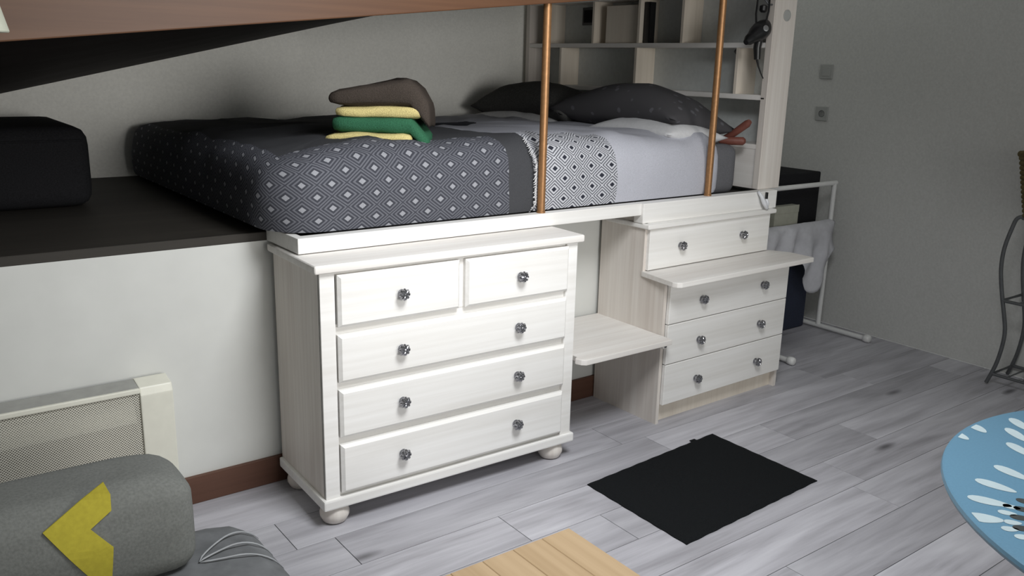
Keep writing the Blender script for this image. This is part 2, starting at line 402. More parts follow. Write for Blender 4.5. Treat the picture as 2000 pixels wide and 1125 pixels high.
# ================================================================== STEP CHEST
X0, CY = 1.561, .014
ch = empty('step_chest', (X0, 0, 0), CY, label='whitewashed stepped chest of four drawers with a projecting tread', cat='chest')
Wc = .855
prof = [(.018, 0), (YP-.02, 0), (YP-.02, .900), (.212, .900), (.212, .868), (.150, .868), (.150, .640), (.018, .640)]
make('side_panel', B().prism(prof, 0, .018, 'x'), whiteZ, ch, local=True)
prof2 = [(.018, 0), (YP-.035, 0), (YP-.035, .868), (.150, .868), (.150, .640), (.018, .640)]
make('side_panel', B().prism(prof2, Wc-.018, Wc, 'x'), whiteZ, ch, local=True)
make('back_panel', B().box(.018, Wc-.018, YP-.046, YP-.036, .02, .86), whiteX, ch, local=True)
make('kick_board', B().box(.018, Wc-.018, .045, .06, 0, .088), cream, ch, local=True)
make('tread', B().prism([(-.006, .152), (-.036, -.055), (-.030, -.076), (-.010, -.086), (.905, -.085), (.912, -.07), (.912, .05), (.86, .152)], .640, .662, 'z', .003), paleY, ch, local=True)
mo = B(); mo.box(-.012, Wc+.012, .118, YP-.05, .846, .868, .008, 3)
make('top_moulding', mo, whiteX, ch, local=True, smooth=30)
zd = [.090, .272, .276, .452, .456, .637]
for i, (ka, kb) in enumerate(((.177, .174), (.358, .361), (.542, .549))):
    drawer(ch, .020, .843, zd[2*i], zd[2*i+1], .000, [(.222, ka), (.645, kb)], th=.018, b=.002)
drawer(ch, .014, .838, .666, .844, .132, [(.208, .757), (.628, .764)], dep=.22, b=.002)

# ================================================================== BED
def rr(x0, x1, y0, y1, rad, nseg=9, nx=60, ny=40):
    """rounded rectangle starting on the front side (y0), counter-clockwise; yields (x, y, s)"""
    P = []
    rfl, r2 = rad
    def arc(cx, cy, r, a0, a1, s0):
        for i in range(1, nseg):
            a = a0 + (a1-a0)*i/nseg; P.append((cx+r*math.cos(a), cy+r*math.sin(a), s0 + r*abs(a1-a0)*i/nseg))
    for i in range(nx+1):
        x = x0+rfl + (x1-r2-x0-rfl)*i/nx; P.append((x, y0, x))
    arc(x1-r2, y0+r2, r2, -math.pi/2, 0, x1-r2)
    for i in range(ny+1): P.append((x1, y0+r2 + (y1-y0-2*r2)*i/ny, x1))
    arc(x1-r2, y1-r2, r2, 0, math.pi/2, x1)
    for i in range(nx+1):
        x = x1-r2 - (x1-r2-x0-r2)*i/nx; P.append((x, y1, x))
    arc(x0+r2, y1-r2, r2, math.pi/2, math.pi, x0)
    for i in range(ny+1):
        y = y1-r2 - (y1-r2-y0-rfl)*i/ny; P.append((x0, y, x0+rfl - rfl*math.pi/2 - (y-y0-rfl)))
    for i in range(1, nseg):
        a = math.pi + (math.pi/2)*i/nseg; P.append((x0+rfl+rfl*math.cos(a), y0+rfl+rfl*math.sin(a), x0+rfl - rfl*(math.pi/2)*(1-i/nseg)))
    return P
mb = B().box(.13, 2.255, .245, 2.00, ZP+.002, 1.170, .06, 4)
make('mattress', mb, fab_grey, smooth=True, label='dark grey mattress showing at the bookcase end of the bed', cat='mattress')
BX0, BX1, BY0, BY1 = -.045, 2.135, .203, 2.065
prof = [(.010, .957), (.003, .975), (.0, 1.02), (.0, 1.07), (.005, 1.12), (.018, 1.165), (.042, 1.198), (.085, 1.222), (.14, 1.231), (.22, 1.233), (.33, 1.233), (.46, 1.232), (.60, 1.236), (.76, 1.232), (.90, 1.230)]
bm = bmesh.new(); uvl = bm.loops.layers.uv.new('UVMap')
rings = []; arc = 0; pd = None
for (d, z) in prof:
    if pd: arc += math.hypot(d-pd[0], z-pd[1])
    pd = (d, z)
    ring = []
    for (x, y, s) in rr(BX0+d, BX1-d*.9, BY0+d, BY1-d, (max(.17-d*.8, .02), max(.12-d*.8, .015))):
        t_ = max(0, min(1, (x-.05)/.9))
        zz = z
        n1 = fbm((x, y, z), 3.2, 2)
        k_ = min(1, max(0, (z-.97)/.1))
        wob = Vector((fbm((x, y, z), 4, 5), fbm((x, y, z), 4, 9), 0))*.014*k_
        top = min(1, max(0, (z-1.15)/.07))
        zz += top*(.020*n1 + .014*fbm((x, y, 0), 7, 3) - .020*max(0, (y-.5)/1.5))
        # the left end sinks outwards onto the deck and spreads a little
        if x < .30: zz -= (z-.956)*.03*(1-x/.30)
        sp = (1-k_)*.02
        v = bm.verts.new((x+wob.x, y+wob.y, max(zz, ZP+.006)))
        ring.append((v, s, arc, x, y))
    rings.append(ring)
NR = len(rings[0])
iside = 7
for i in range(len(rings)-1):
    for k in range(NR):
        q = [rings[i][k], rings[i][(k+1) % NR], rings[i+1][(k+1) % NR], rings[i+1][k]]
        f = bm.faces.new([e[0] for e in q])
        side = i < iside
        # on the sides: s runs round the bed, arc runs up; on top: plain x, y
        if k == NR-1: pass
        for lp, e in zip(f.loops, q):
            if side: lp[uvl].uv = (e[1] if e[1] is not None else 0, e[2])
            else:
                a_side = sum(math.hypot(prof[j+1][0]-prof[j][0], prof[j+1][1]-prof[j][1]) for j in range(iside))
                lp[uvl].uv = (e[3], a_side + e[4]-BY0-prof[iside][0])
bm.faces.new([e[0] for e in rings[-1]])
bmesh.ops.smooth_vert(bm, verts=bm.verts, factor=.3, use_axis_x=True, use_axis_y=True, use_axis_z=True)
dv = empty('bed_cover', (1.0, 1.1, ZP), label='thick bed cover banded in grey diamonds, dark grey and white', cat='bedding')
bq = B(); bq.bm.free(); bq.bm = bm
dvm = make('quilt', bq, duvetM, dv, smooth=True)
# fringe where the dark band ends
fr = B(); rnd = random.Random(3)
for i in range(46):
    zz = .965 + i*.0060
    yy = BY0 - .004 + (.045*max(0, (.99-zz)/.04) if zz < .99 else 0) + (.09*max(0, (zz-1.14)/.1)**1.6)
    x = 1.000
    p = [Vector((x-.003, yy, zz)), Vector((x+.008, yy-.008, zz-.004+rnd.uniform(-.003, .003))), Vector((x+.014+rnd.uniform(-.004, .006), yy-.007, zz-.009+rnd.uniform(-.006, .006)))]
    p = [Vector((2*x - q.x, q.y, q.z)) for q in p]
    fr.tube(p, [.0018, .0022, .0012], 5)
make('fringe', fr, pillow_white, dv, kind='stuff', label='white thread fringe')

def pillow(name, c, size, rot, mat, label, group=None, thick=.16, pinch=.10, seed=1, corner=.0, droop=0, blunt=2.3):
    """soft rectangular pillow, local x = length, y = width, z = thickness"""
    b = B(); nu, nv = 29, 21; L, Wp = size
    R_ = Matrix.Rotation(rot[2], 3, 'Z') @ Matrix.Rotation(rot[1], 3, 'Y') @ Matrix.Rotation(rot[0], 3, 'X')
    def f(sg):
        def g(i, j):
            u, v = 2*i/(nu-1)-1, 2*j/(nv-1)-1
            h = (max(0, 1-abs(u)**blunt)*max(0, 1-abs(v)**2.3))**.55*thick/2
            px = u*L/2*(1-pinch*(1-v*v)*.35*abs(u)**3 + corner*abs(u*v)**3); py = v*Wp/2*(1-pinch*(1-u*u)*.9*abs(v)**3 + corner*abs(u*v)**3)
            p = Vector((px, py, sg*h)); e = (1-max(abs(u), abs(v))**4)
            p.z += fbm(p, 6, seed)*.009*e - droop*u*u
            return Vector(c) + R_ @ p
        return g
    b.grid(f(1), nu, nv); b.grid(f(-1), nu, nv)
    bmesh.ops.remove_doubles(b.bm, verts=b.bm.verts, dist=.0006)
    return make(name, b, mat, smooth=True, label=label, cat='pillow', group=group)
# local x along the bed head (world y)
RZ = math.pi/2
pillow('pillow', (2.07, 1.56, 1.200), (.74, .40), (.06, .0, RZ), pillow_white, 'white pillow lying under the plain dark pillow', thick=.13, seed=4)
pillow('pillow', (2.00, .565, 1.205), (.58, .40), (.06, .02, RZ), pillow_white, 'white pillow bulging under the dotted dark pillow', thick=.15, seed=6)
pillow('pillow', (2.09, 1.52, 1.305), (.84, .44), (.14, .0, RZ), pillow_dark, 'plain charcoal pillow at the back of the bed by the wall', thick=.21, seed=8, droop=.075, blunt=4)
pillow('pillow', (2.09, .765, 1.312), (.88, .44), (.14, .0, RZ), dotsM, 'dark dotted pillow at the bed front with a pointed corner', thick=.23, seed=10, corner=.05, droop=.060)

# folded towels
def folded(name, x0, x1, y0, y1, z0, z1, mat, label, warp=None, layers=2, seed=1, rad=.5):
    b = B(); h = (z1-z0)/layers
    for l in range(layers):
        t = bmesh.new(); bmesh.ops.create_cube(t, size=1)
        bmesh.ops.subdivide_edges(t, edges=list(t.edges), cuts=9, use_grid_fill=True)
        a0, a1 = z0+h*l, z0+h*(l+1)
        for v in t.verts:
            p = v.co*2; r = h/2*rad*2
            # rounded box
            hx, hy, hz = (x1-x0)/2, (y1-y0)/2, h/2; r = min(hz*.95, hx, hy)
            q = Vector((p.x*hx, p.y*hy, p.z*hz)); core = Vector((max(-hx+r, min(hx-r, q.x)), max(-hy+r, min(hy-r, q.y)), max(-hz+r, min(hz-r, q.z))))
            d = q-core
            if d.length > 1e-9:
                q = core + d.normalized()*r if max(abs(p.x), abs(p.y), abs(p.z)) > .99 else q
            w_ = Vector(((x0+x1)/2, (y0+y1)/2, (a0+a1)/2)) + q + Vector((rnd.uniform(-.004, .004)*0 + .006*math.sin(l*2+seed), 0, 0))
            n_ = Vector((fbm(w_, 9, seed), fbm(w_, 9, seed+3), fbm(w_, 9, seed+6)))*.008
            w_ += n_
            if warp: w_ = warp(w_, l)
            ca, sa = math.cos(math.radians(-36)), math.sin(math.radians(-36)); dx_, dy_ = w_.x-.300, w_.y-.52
            w_ = Vector((.262 + ca*dx_ - sa*dy_, .515 + sa*dx_ + ca*dy_, w_.z))
            v.co = w_
        b.merge(t)
    return make(name, b, mat, smooth=True, label=label, cat='towel')
tz = 1.228
def lift(f): return lambda p, l: Vector((p.x, p.y, p.z + f(p)))
sag = lambda p: -.012*max(0, .42-p.x)/.12
folded('towel', .300, .615, .52, .82, tz-.012, tz+.030, t_yel, 'pale yellow towel at the bottom of the folded stack', lift(lambda p: -.010*(max(0, .40-p.x)/.12)), 1, 2)
def gw(p, l):
    if p.x > .615: p = Vector((p.x, p.y, p.z - .060*min(1, (p.x-.615)/.05)*(1 if l == 0 else .35)))
    return Vector((p.x, p.y, p.z))
folded('towel', .335, .690, .535, .82, tz+.026, tz+.086, t_grn, 'green towel folded between two yellow towels', gw, 1, 5)
folded('towel', .345, .665, .54, .82, tz+.082, tz+.124, t_yel, 'yellow towel directly under the brown top towel', None, 1, 7)
def bw(p, l):
    rise = .055*max(0, min(1, (p.x-.33)/.25))
    zf = (p.z-(tz+.122))/.05
    z = p.z + rise*max(0, min(1, zf))
    if p.x > .60: z -= .105*((p.x-.60)/.10)**1.3 * (1.15 if zf < .5 else .9)
    return Vector((p.x, p.y, z))
folded('towel', .325, .685, .535, .83, tz+.122, tz+.168, t_brn, 'dark brown towel crumpled on top of the folded stack', bw, 1, 9)

# black padded pouf on the deck at far left
pb = B(); pb.box(-1.05, -.36, 1.22, 1.92, ZP+.002, 1.242, .075, 4)
pf = empty('pouf', (-.70, 1.57, ZP), label='black padded box seat on the dark deck at far left', cat='pouf')
make('cushion_body', pb, black_fab, pf, smooth=True)
make('seam', B().tube([(-1.0, 1.221, 1.19), (-.39, 1.221, 1.19)], .004, 8), black_fab, pf)

# copper poles
for x, y, zb, lab in ((1.019, .188, .954, 'copper pole standing in front of the diamond-patterned cover'), (1.983, .188, .954, 'copper pole standing beside the white end of the bed cover')):
    p = empty('support_pole', (x, y, zb), label=lab, cat='pole', group='copper poles on the podium edge')
    make('tube', B().tube([(x, y, zb), (x, y, zB(x)+.002)], .0155, 20), copper, p, smooth=40)
    make('base_ring', B().lathe([(.0175, 0), (.0175, .006), (.0158, .008)], (x, y, zb), n=20), copper, p, smooth=40)

# ================================================================== BOOKCASE at the bed head
BF, BK, BT = 2.356, 2.500, 2.18
bc = empty('bookcase', (2.43, 1.1, .955), label='white open bookcase standing at the head of the bed', cat='bookcase')
make('side_panel', B().box(BF, 2.516, .200, .236, .955, BT, .002, 1), whiteZ, bc)
make('side_panel', B().box(BF, 2.516, 2.02, 2.056, .955, BT, .002, 1), whiteZ, bc)
make('back_panel', B().box(BK, BK+.012, .236, 2.02, .955, BT), bcback, bc)
make('base_panel', B().box(BF+.004, BF+.022, .236, 2.02, .955, 1.142, .001, 1), whiteY, bc)
for z in (1.142, 1.372, 1.610, 1.86, 2.15): make('shelf', B().box(BF+.002, BK, .236, 2.02, z, z+.024, .002, 1), whiteY, bc)
for y, z0, z1 in ((.763, 1.634, 1.86), (1.075, 1.634, 1.86), (1.44, 1.634, 1.86), (1.86, 1.634, 1.86), (.396, 1.396, 1.61), (1.085, 1.396, 1.61), (1.72, 1.396, 1.61), (1.085, 1.166, 1.372), (.9, 1.884, 2.15), (1.5, 1.884, 2.15)):
    make('divider', B().box(BF+.004, BK, y-.009, y+.009, z0, z1, .001, 1), cream, bc)
make('cable_plug', B().lathe([(.026, 0), (.026, .003), (.021, .004), (.020, .002)], (2.447, .2, 1.757), (0, -1, 0), 28), socketM, bc, smooth=30, label='round grey cable hole cover')
make('shelf_slot', B().box(BF-.001, BF+.004, .215, .232, 1.378, 1.384), black_pl, bc)
# things on it
make('storage_box', B().box(2.385, 2.498, 1.10, 1.36, 1.635, 1.835, .004), cream, label='cream storage box on the upper shelf of the bookcase', cat='box')
def book(x0, x1, y0, y1, z0, z1, lab):
    o = empty('book', ((x0+x1)/2, (y0+y1)/2, z0), label=lab, cat='book')
    make('cover', B().box(x0, x1, y0, y0+.004, z0, z1, .001, 1).box(x0, x1, y1-.004, y1, z0, z1, .001, 1).box(x0, x0+.004, y0, y1, z0, z1, .001, 1), black_pl, o)
    make('pages', B().box(x0+.004, x1-.005, y0+.004, y1-.004, z0+.004, z1-.004), beige, o)
book(2.385, 2.43, 1.022, 1.062, 1.635, 1.845, 'slim black book upright against a divider on the upper shelf')
bk = empty('picture', (2.47, 1.59, 1.741), label='small black picture on the back of the upper shelf near the wall', cat='picture')
make('frame', B().box(2.482, 2.499, 1.50, 1.675, 1.741, 1.842, .002), black_pl, bk)
make('picture_face', B().box(2.480, 2.4825, 1.515, 1.66, 1.756, 1.827), black_fab, bk)
gt = empty('small_torch', (2.44, .44, 1.597), label='small dark metal torch under the shelf beside the hair dryer', cat='torch')
make('body', B().tube([(2.42, .455, 1.600), (2.42, .405, 1.558)], [.012, .017], 12), grey_metal, gt, smooth=40)
make('lens_ring', B().tube([(2.42, .405, 1.558), (2.42, .400, 1.554)], [.019, .019], 12), chrome, gt, smooth=40)

# hair dryer hanging on the bookcase edge
hd = empty('hair_dryer', (2.32, .25, 1.56), label='black hair dryer hanging by its cord on the bookcase edge', cat='hair dryer')
c0 = Vector((2.318, .245, 1.682)); ax = Vector((-.80, -.05, -.42)).normalized()
g = B(); g.lathe([(.012, -.062), (.032, -.056), (.041, -.030), (.043, .0), (.038, .030), (.030, .052), (.024, .075)], c0, ax, 22)
make('barrel', g, black_pl, hd, smooth=40)
make('nozzle', B().lathe([(.026, .070), (.024, .088), (.014, .108), (.013, .112)], c0, ax, 18), black_pl, hd, smooth=40)
make('badge', B().lathe([(.014, 0), (.014, .003), (.010, .004)], c0 + Vector((-.010, -.040, .012)), (-.35, -.9, .25), 16), chrome, hd, smooth=40, label='small chrome badge')
make('handle', B().tube([c0+Vector((0, 0, -.02)), c0+Vector((-.002, .004, -.075)), c0+Vector((.0, .0, -.125))], [.020, .018, .015], 14), black_pl, hd, smooth=40)
e0 = c0+Vector((0, 0, -.125))
make('cord', B().tube([e0, e0+Vector((.006, -.006, -.03)), e0+Vector((.016, -.018, -.065)), e0+Vector((.024, -.026, -.085))], [.006, .004, .003, .0025], 8), black_pl, hd, smooth=40)
make('hanging_loop', B().tube(
    [c0+Vector((-.01, .015, .03)), (2.315, .272, 1.76), (2.325, .276, 1.83), (2.336, .25, 1.86), (2.33, .215, 1.82), (2.325, .21, 1.77), c0+Vector((.01, -.02, .03))], .0045, 8), black_pl, hd, smooth=40)
make('hook', B().tube([(2.356, .218, 1.80), (2.33, .218, 1.80), (2.322, .230, 1.815), (2.322, .235, 1.83)], .004, 8), grey_metal, hd, smooth=40)
make('plug', B().lathe([(.010, 0), (.018, .008), (.018, .028), (.008, .034)], (2.328, .245, 1.765), (.1, 0, 1), 14), black_pl, hd, smooth=40)

# wooden tool tucked between mattress and bookcase
rw = empty('wooden_stick', (2.28, .30, 1.19), label='red-brown wooden sticks tucked between mattress and bookcase', cat='stick')
make('stick', B().tube([(2.275, .385, 1.170), (2.285, .315, 1.215), (2.29, .245, 1.265), (2.29, .232, 1.276)], [.017, .017, .018, .012], 12), redwood, rw, smooth=40)
make('stick', B().tube([(2.245, .36, 1.178), (2.29, .262, 1.182), (2.293, .252, 1.182)], [.019, .020, .012], 12), redwood, rw, smooth=40)

# plastic clip bag at podium corner
pc = empty('plastic_hook', (2.34, .145, .90), label='milky plastic hook with a black clip on the podium corner', cat='hook')
hookp = [(2.292, .148, .958), (2.305, .136, .935), (2.318, .128, .905), (2.335, .124, .880), (2.352, .128, .874)]
make('hook_strap', B().tube(hookp, [.006, .009, .011, .008, .004], 10), clearM, pc, smooth=True)
make('clip', B().box(2.350, 2.358, .138, .150, .918, .950, .002), black_pl, pc)
make('strap_end', B().tube([(2.354, .144, .92), (2.364, .142, .895), (2.368, .143, .875)], [.006, .008, .003], 10), clearM, pc, smooth=True)

# ================================================================== RIGHT SIDE: rack, bags, sockets, stand
rk = empty('garment_rack', (3.1, .5, 0), label='white tubular garment rack in the corner behind the step chest', cat='rack')
for x in (2.74, 3.452):
    make('foot_bar', B().tube([(x, .175, .022), (x, .86, .022)], .0135, 12), white_metal, rk, smooth=40)
    for y in (.175, .86): make('foot_cap', B().lathe([(.012, -.022), (.020, -.018), (.023, 0), (.020, .018), (.012, .022)], (x, y, .0235), (0, 1, 0), 16), white_metal, rk, smooth=True)
    make('upright', B().tube([(x, .50, .03), (x, .50, .885)], .0145, 12), white_metal, rk, smooth=40)
make('hanging_rail', B().tube([(2.72, .50, .885), (3.468, .50, .885)], .0135, 12), white_metal, rk, smooth=40)
make('lower_rail', B().tube([(2.74, .50, .66), (3.452, .50, .66)], .010, 12), white_metal, rk, smooth=40)
cs = empty('storage_case', (3.3, .80, .60), label='black storage case standing against the wall behind the garment rack', cat='case')
make('case_body', B().box(3.02, 3.425, .575, 1.02, .625, .945, .012, 3), black_fab, cs, smooth=30)
make('zip', B().box(3.42, 3.4275, .60, 1.0, .87, .876), grey_metal, cs)
nb = empty('navy_trunk', (3.3, .80, 0), label='navy blue trunk on the floor under the white cloth', cat='trunk')
make('trunk_body', B().box(2.90, 3.42, .575, 1.05, .0, .600, .02, 3), navy, nb, smooth=30)
make('trunk_lid', B().box(2.89, 3.428, .57, 1.06, .600, .625, .008, 2), navy, nb)
# cloth hung over the lower rail
def cloth(i, j):
    nu, nv = 45, 25; u, v = i/(nu-1), j/(nv-1)
    x = 2.76 + .70*u
    hang = .10 + .32*math.exp(-((u-.76)/.20)**2) + .14*math.exp(-((u-.25)/.2)**2)
    z = .675 - hang*v
    y = .480 - .012*math.sin(min(1, v*3)*math.pi/2) + .020*math.sin(u*26 + v*2)*min(1, v*1.8) + .012*fbm((x, 0, z), 8, 3)
    if v < .08: y += .02*(1-v/.08)
    return (x + .015*math.sin(v*5+u*9)*v, y-.01, z)
cb = B(); cb.grid(cloth, 45, 25)
ex = bmesh.ops.extrude_face_region(cb.bm, geom=list(cb.bm.faces)); bmesh.ops.translate(cb.bm, vec=(0, .003, 0), verts=[e for e in ex['geom'] if isinstance(e, bmesh.types.BMVert)])
make('hanging_cloth', cb, cloth_w, smooth=True, label='crumpled thin white cloth hanging from the garment rack', cat='cloth')
cbx = empty('carton', (3.08, .545, .66), label='small beige carton in front of the black case behind the rack', cat='box')
make('box_body', B().box(2.95, 3.165, .522, .572, .626, .775, .002), beige, cbx)
make('box_flap', B().box(2.95, 3.165, .520, .523, .735, .777, .0005, 1), beige, cbx)

for z, lab, sock in ((1.510, 'blank grey switch plate, the upper one on the right wall', 0), (1.265, 'grey wall socket below the switch plate on the right wall', 1)):
    s_ = empty('wall_socket' if sock else 'wall_switch', (XW, .73, z), label=lab, cat='socket' if sock else 'switch')
    make('plate', B().box(XW-.010, XW-.0005, .690, .772, z-.042, z+.042, .004), socketM, s_)
    if sock: make('socket_well', B().lathe([(.020, 0), (.020, .002), (.017, .0005), (.003, .0005)], (XW-.0095, .731, z), (-1, 0, 0), 20), grey_metal, s_)
    else: make('rocker', B().box(XW-.0125, XW-.0095, .706, .756, z-.026, z+.026, .001, 1), socketM, s_)

sd = empty('plant_stand', (3.46, -.72, 0), label='grey metal stand with curved legs against the right wall', cat='stand')
offs = [(0, 0), (.018, .06), (.033, .13), (.042, .22), (.040, .29), (.024, .37), (.008, .44), (-.010, .53), (-.020, .61), (-.018, .70), (0, .80), (.012, .84), (.035, .853)]
def interp(P, n=40):
    out = []
    for i in range(n):
        t_ = i/(n-1)*(len(P)-1); k = min(int(t_), len(P)-2); f = t_-k
        p0, p1, p2, p3 = P[max(k-1, 0)], P[k], P[k+1], P[min(k+2, len(P)-1)]
        out.append(tuple(.5*((2*b)+(-a+c)*f+(2*a-5*b+4*c-d)*f*f+(-a+3*b-3*c+d)*f**3) for a, b, c, d in zip(p0, p1, p2, p3)))
    return out
for cx, cy, dx, dy in ((3.346, -.553, .0, -1), (3.575, -.553, 0, -1), (3.346, -1.01, 0, 1), (3.575, -1.01, 0, 1)):
    make('leg', B().tube([(cx + (.30*o if cx < 3.5 else -.10*o), cy + dy*o, z+.0095) for o, z in interp(offs)], .0095, 10), grey_metal, sd, smooth=40)
for z, o in ((.06, .018), (.44, .008), (.853, .035)):
    y0, y1 = -.553-o, -1.01+o; xa, xb = 3.346+.3*o, 3.575-.1*o
    make('shelf_frame', B().tube([(xa, y0, z), (xb, y0, z), (xb, y1, z), (xa, y1, z)], .0085, 8, True), grey_metal, sd)
    bars = B()
    for q in range(1, 6): bars.tube([(xa, y0+(y1-y0)*q/6, z), (xb, y0+(y1-y0)*q/6, z)], .004, 6)
    make('shelf_bars', bars, grey_metal, sd)
bs = empty('wicker_basket', (3.47, -.80, .862), label='brown wicker basket on top of the grey metal stand', cat='basket')
wk = B()
for k in range(13):
    z = .873 + k*.0225; t_ = k/12; xa, ya, yb2 = 3.325-.055*t_, -.605+.035*t_, -.965-.035*t_
    wk.tube([(xa, ya, z), (3.565, ya, z), (3.565, yb2, z), (xa, yb2, z)], .0125, 8, True)
make('woven_wall', wk, wicker, bs, smooth=True)
make('basket_bottom', B().box(3.325, 3.565, -.965, -.605, .8625, .870), wicker, bs)
make('rim', B().tube([(3.265, -.566, 1.162), (3.568, -.566, 1.162), (3.568, -1.004, 1.162), (3.265, -1.004, 1.162)], .015, 10, True), wicker, bs, smooth=True)

# ================================================================== FLOOR MAT
mt = empty('door_mat', (1.31, -.47, 0), label='black rectangular mat lying on the plank floor', cat='mat')
mq = B(); nx_, ny_ = 40, 28
P4 = [Vector((.938, -.240, 0)), Vector((1.690, -.192, 0)), Vector((1.690, -.708, 0)), Vector((.932, -.738, 0))]
def matf(i, j, z=.009):
    u, v = i/(nx_-1), j/(ny_-1)
    p = (P4[3]*(1-u)+P4[2]*u)*(1-v) + (P4[0]*(1-u)+P4[1]*u)*v
    e = min(u, 1-u, v, 1-v)
    p.x += .0012*math.sin(v*40)*(e < .03); p.y += .0012*math.sin(u*55)*(e < .03)
    p.z = z*min(1, .35 + e*30) + .002*fbm(p, 4, 2)*min(1, e*10)+.0005
    return p
mq.grid(matf, nx_, ny_)
ex = bmesh.ops.extrude_face_region(mq.bm, geom=list(mq.bm.faces))
for e in ex['geom']:
    if isinstance(e, bmesh.types.BMVert): e.co.z = .0006
make('pile', mq, mat_black, mt, smooth=40)
make('label_tab', B().box(1.555, 1.585, -.204, -.186, .001, .004), mat_black, mt)

# ================================================================== LOW WOODEN TABLE (bottom of the frame)
TZ = .40
lt = empty('coffee_table', (-.2, -1.25, 0), label='light oak strip table top at the bottom edge of the view', cat='table')
n = 11; xw = .962/n
for k in range(n):
    x1 = .221 - k*xw
    make('strip', B().box(x1-xw+.0002, x1-.0002, -1.56, -.957, TZ-.028, TZ, .0015, 1), pine, lt)
make('frame', B().box(-.70, .18, -1.52, -1.0, TZ-.075, TZ-.028, .002, 1), pine, lt)
for x in (-.68, .16):
    for y in (-1.50, -1.02): make('leg', B().box(x-.022, x+.022, y-.022, y+.022, 0, TZ-.07, .003), pine, lt)

# ================================================================== ROUND TABLE (right edge)
rt = empty('round_table', (.905, -2.158, 0), label='round table covered in blue cloth printed with white petals', cat='table')
cx, cy, R0 = .905, -2.158, .592
rim = B(); rim.lathe([(R0-.03, .722), (R0-.003, .724), (R0, .731), (R0-.002, .7375), (R0-.007, .7400), (.0, .7400)], (cx, cy, 0), n=96)
tp = make('table_top', rim, tableM, rt, smooth=40)
make('pedestal', B().lathe([(.30, 0), (.30, .012), (.06, .035), (.035, .08), (.032, .66), (.12, .715), (.20, .722)], (cx, cy, 0), n=32), white_metal, rt, smooth=40)
pw, pk = B(), B()
def petal(b, x, y, dx, dy, L, w_, z=.7406):
    d = Vector((dx, dy, 0)).normalized(); n_ = Vector((-d.y, d.x, 0)); vs_ = []
    for k in range(18):
        a = 2*math.pi*k/18; q = Vector((x, y, z)) + d*math.cos(a)*L/2 + n_*math.sin(a)*w_/2*(1 - .25*math.cos(a))
        if math.hypot(q.x-cx, q.y-cy) > R0-.011:
            r_ = Vector((q.x-cx, q.y-cy, 0)).normalized()*(R0-.011); q = Vector((cx+r_.x, cy+r_.y, z))
        vs_.append(b.bm.verts.new(q))
    b.bm.faces.new(vs_)
F = Vector((.66, -2.02))        # flower centre on the cloth
pts_w = [(.875, -1.590, .05, .028), (.799, -1.588, .045, .026), (.981, -1.632, .07, .028), (.912, -1.657, .075, .028), (.834, -1.698, .075, .028), (.704, -1.740, .075, .030), (.618, -1.748, .075, .030), (.542, -1.772, .075, .030), (.470, -1.797, .065, .034), (.497, -1.834, .030, .018), (.469, -1.842, .030, .018), (.525, -1.812, .032, .018), (.555, -1.806, .03, .018), (.460, -1.868, .03, .018)]
for x, y, L, w_ in pts_w: petal(pw, x, y, F.x-x, F.y-y, L, w_)
for x, y in ((.528, -1.836), (.492, -1.856), (.565, -1.826), (.60, -1.815)): petal(pk, x, y, F.x-x, F.y-y, .040, .020)
for k in range(26):
    a = 2*math.pi*k/26
    for r_, L, w_, bb in ((.29, .075, .028, pw), (.195, .03, .018, pw), (.16, .04, .02, pk)):
        x, y = F.x+r_*math.cos(a), F.y+r_*math.sin(a)
        if y > -1.87 or math.hypot(x-cx, y-cy) > R0-.03: continue
        petal(bb, x, y, F.x-x, F.y-y, L, w_)
make('white_petal_print', pw, petalW, tp, kind='stuff')
make('dark_petal_print', pk, petalD, tp, kind='stuff')

# ================================================================== SOFA, CUSHION, HEATER (left)
sf = empty('sofa', (-.95, -.40, 0), label='low grey velvet sofa at the lower left corner', cat='sofa')
sc_ = B(); t = bmesh.new(); bmesh.ops.create_cube(t, size=1); bmesh.ops.subdivide_edges(t, edges=list(t.edges), cuts=22, use_grid_fill=True)
x0, x1, y0, y1, z0, z1 = -1.95, -.322, -.95, -.21, .05, .312
for v in t.verts:
    p = v.co*2; h = Vector(((x1-x0)/2, (y1-y0)/2, (z1-z0)/2)); r = .130
    q = Vector((p.x*h.x, p.y*h.y, p.z*h.z)); core = Vector([max(-h[i]+r, min(h[i]-r, q[i])) for i in range(3)]); d = q-core
    if d.length > 1e-6: q = core + d.normalized()*r
    q += Vector(((x0+x1)/2, (y0+y1)/2, (z0+z1)/2)); q.z += .008*fbm(q, 5, 4)
    v.co = q
sc_.merge(t)
make('seat_cushion', sc_, velvet, sf, smooth=True)
make('base', B().box(-1.90, -.40, -.90, -.27, .03, .10, .01), black_fab, sf)
for x in (-1.85, -.42):
    for y in (-.85, -.31): make('leg', B().lathe([(.018, 0), (.022, .035)], (x, y, 0), n=14), black_pl, sf)
def seat_z(x, y):
    dx, dy = max(0, x-(x1-.130)), max(0, y-(y1-.130)); return z1 - .130 + math.sqrt(max(0, .130**2-dx*dx-dy*dy))
for xe, ye, kx in ((-.345, -.345, .012), (-.336, -.42, .008), (-.338, -.50, .0)):
    pts = []
    for i in range(16):
        t_ = i/15; x = -.535 + (xe+.535)*t_; y = -.46 + (ye+.46)*t_**.7 + kx*math.sin(math.pi*t_)
        pts.append((x, y, seat_z(x, y) + .003))
    make('fold_highlight', B().tube(pts, [.0008]+[.0024]*13+[.0016, .0006], 6), foldHiM, sf, smooth=True)  # thin pale ridges standing in for highlights on the velvet folds

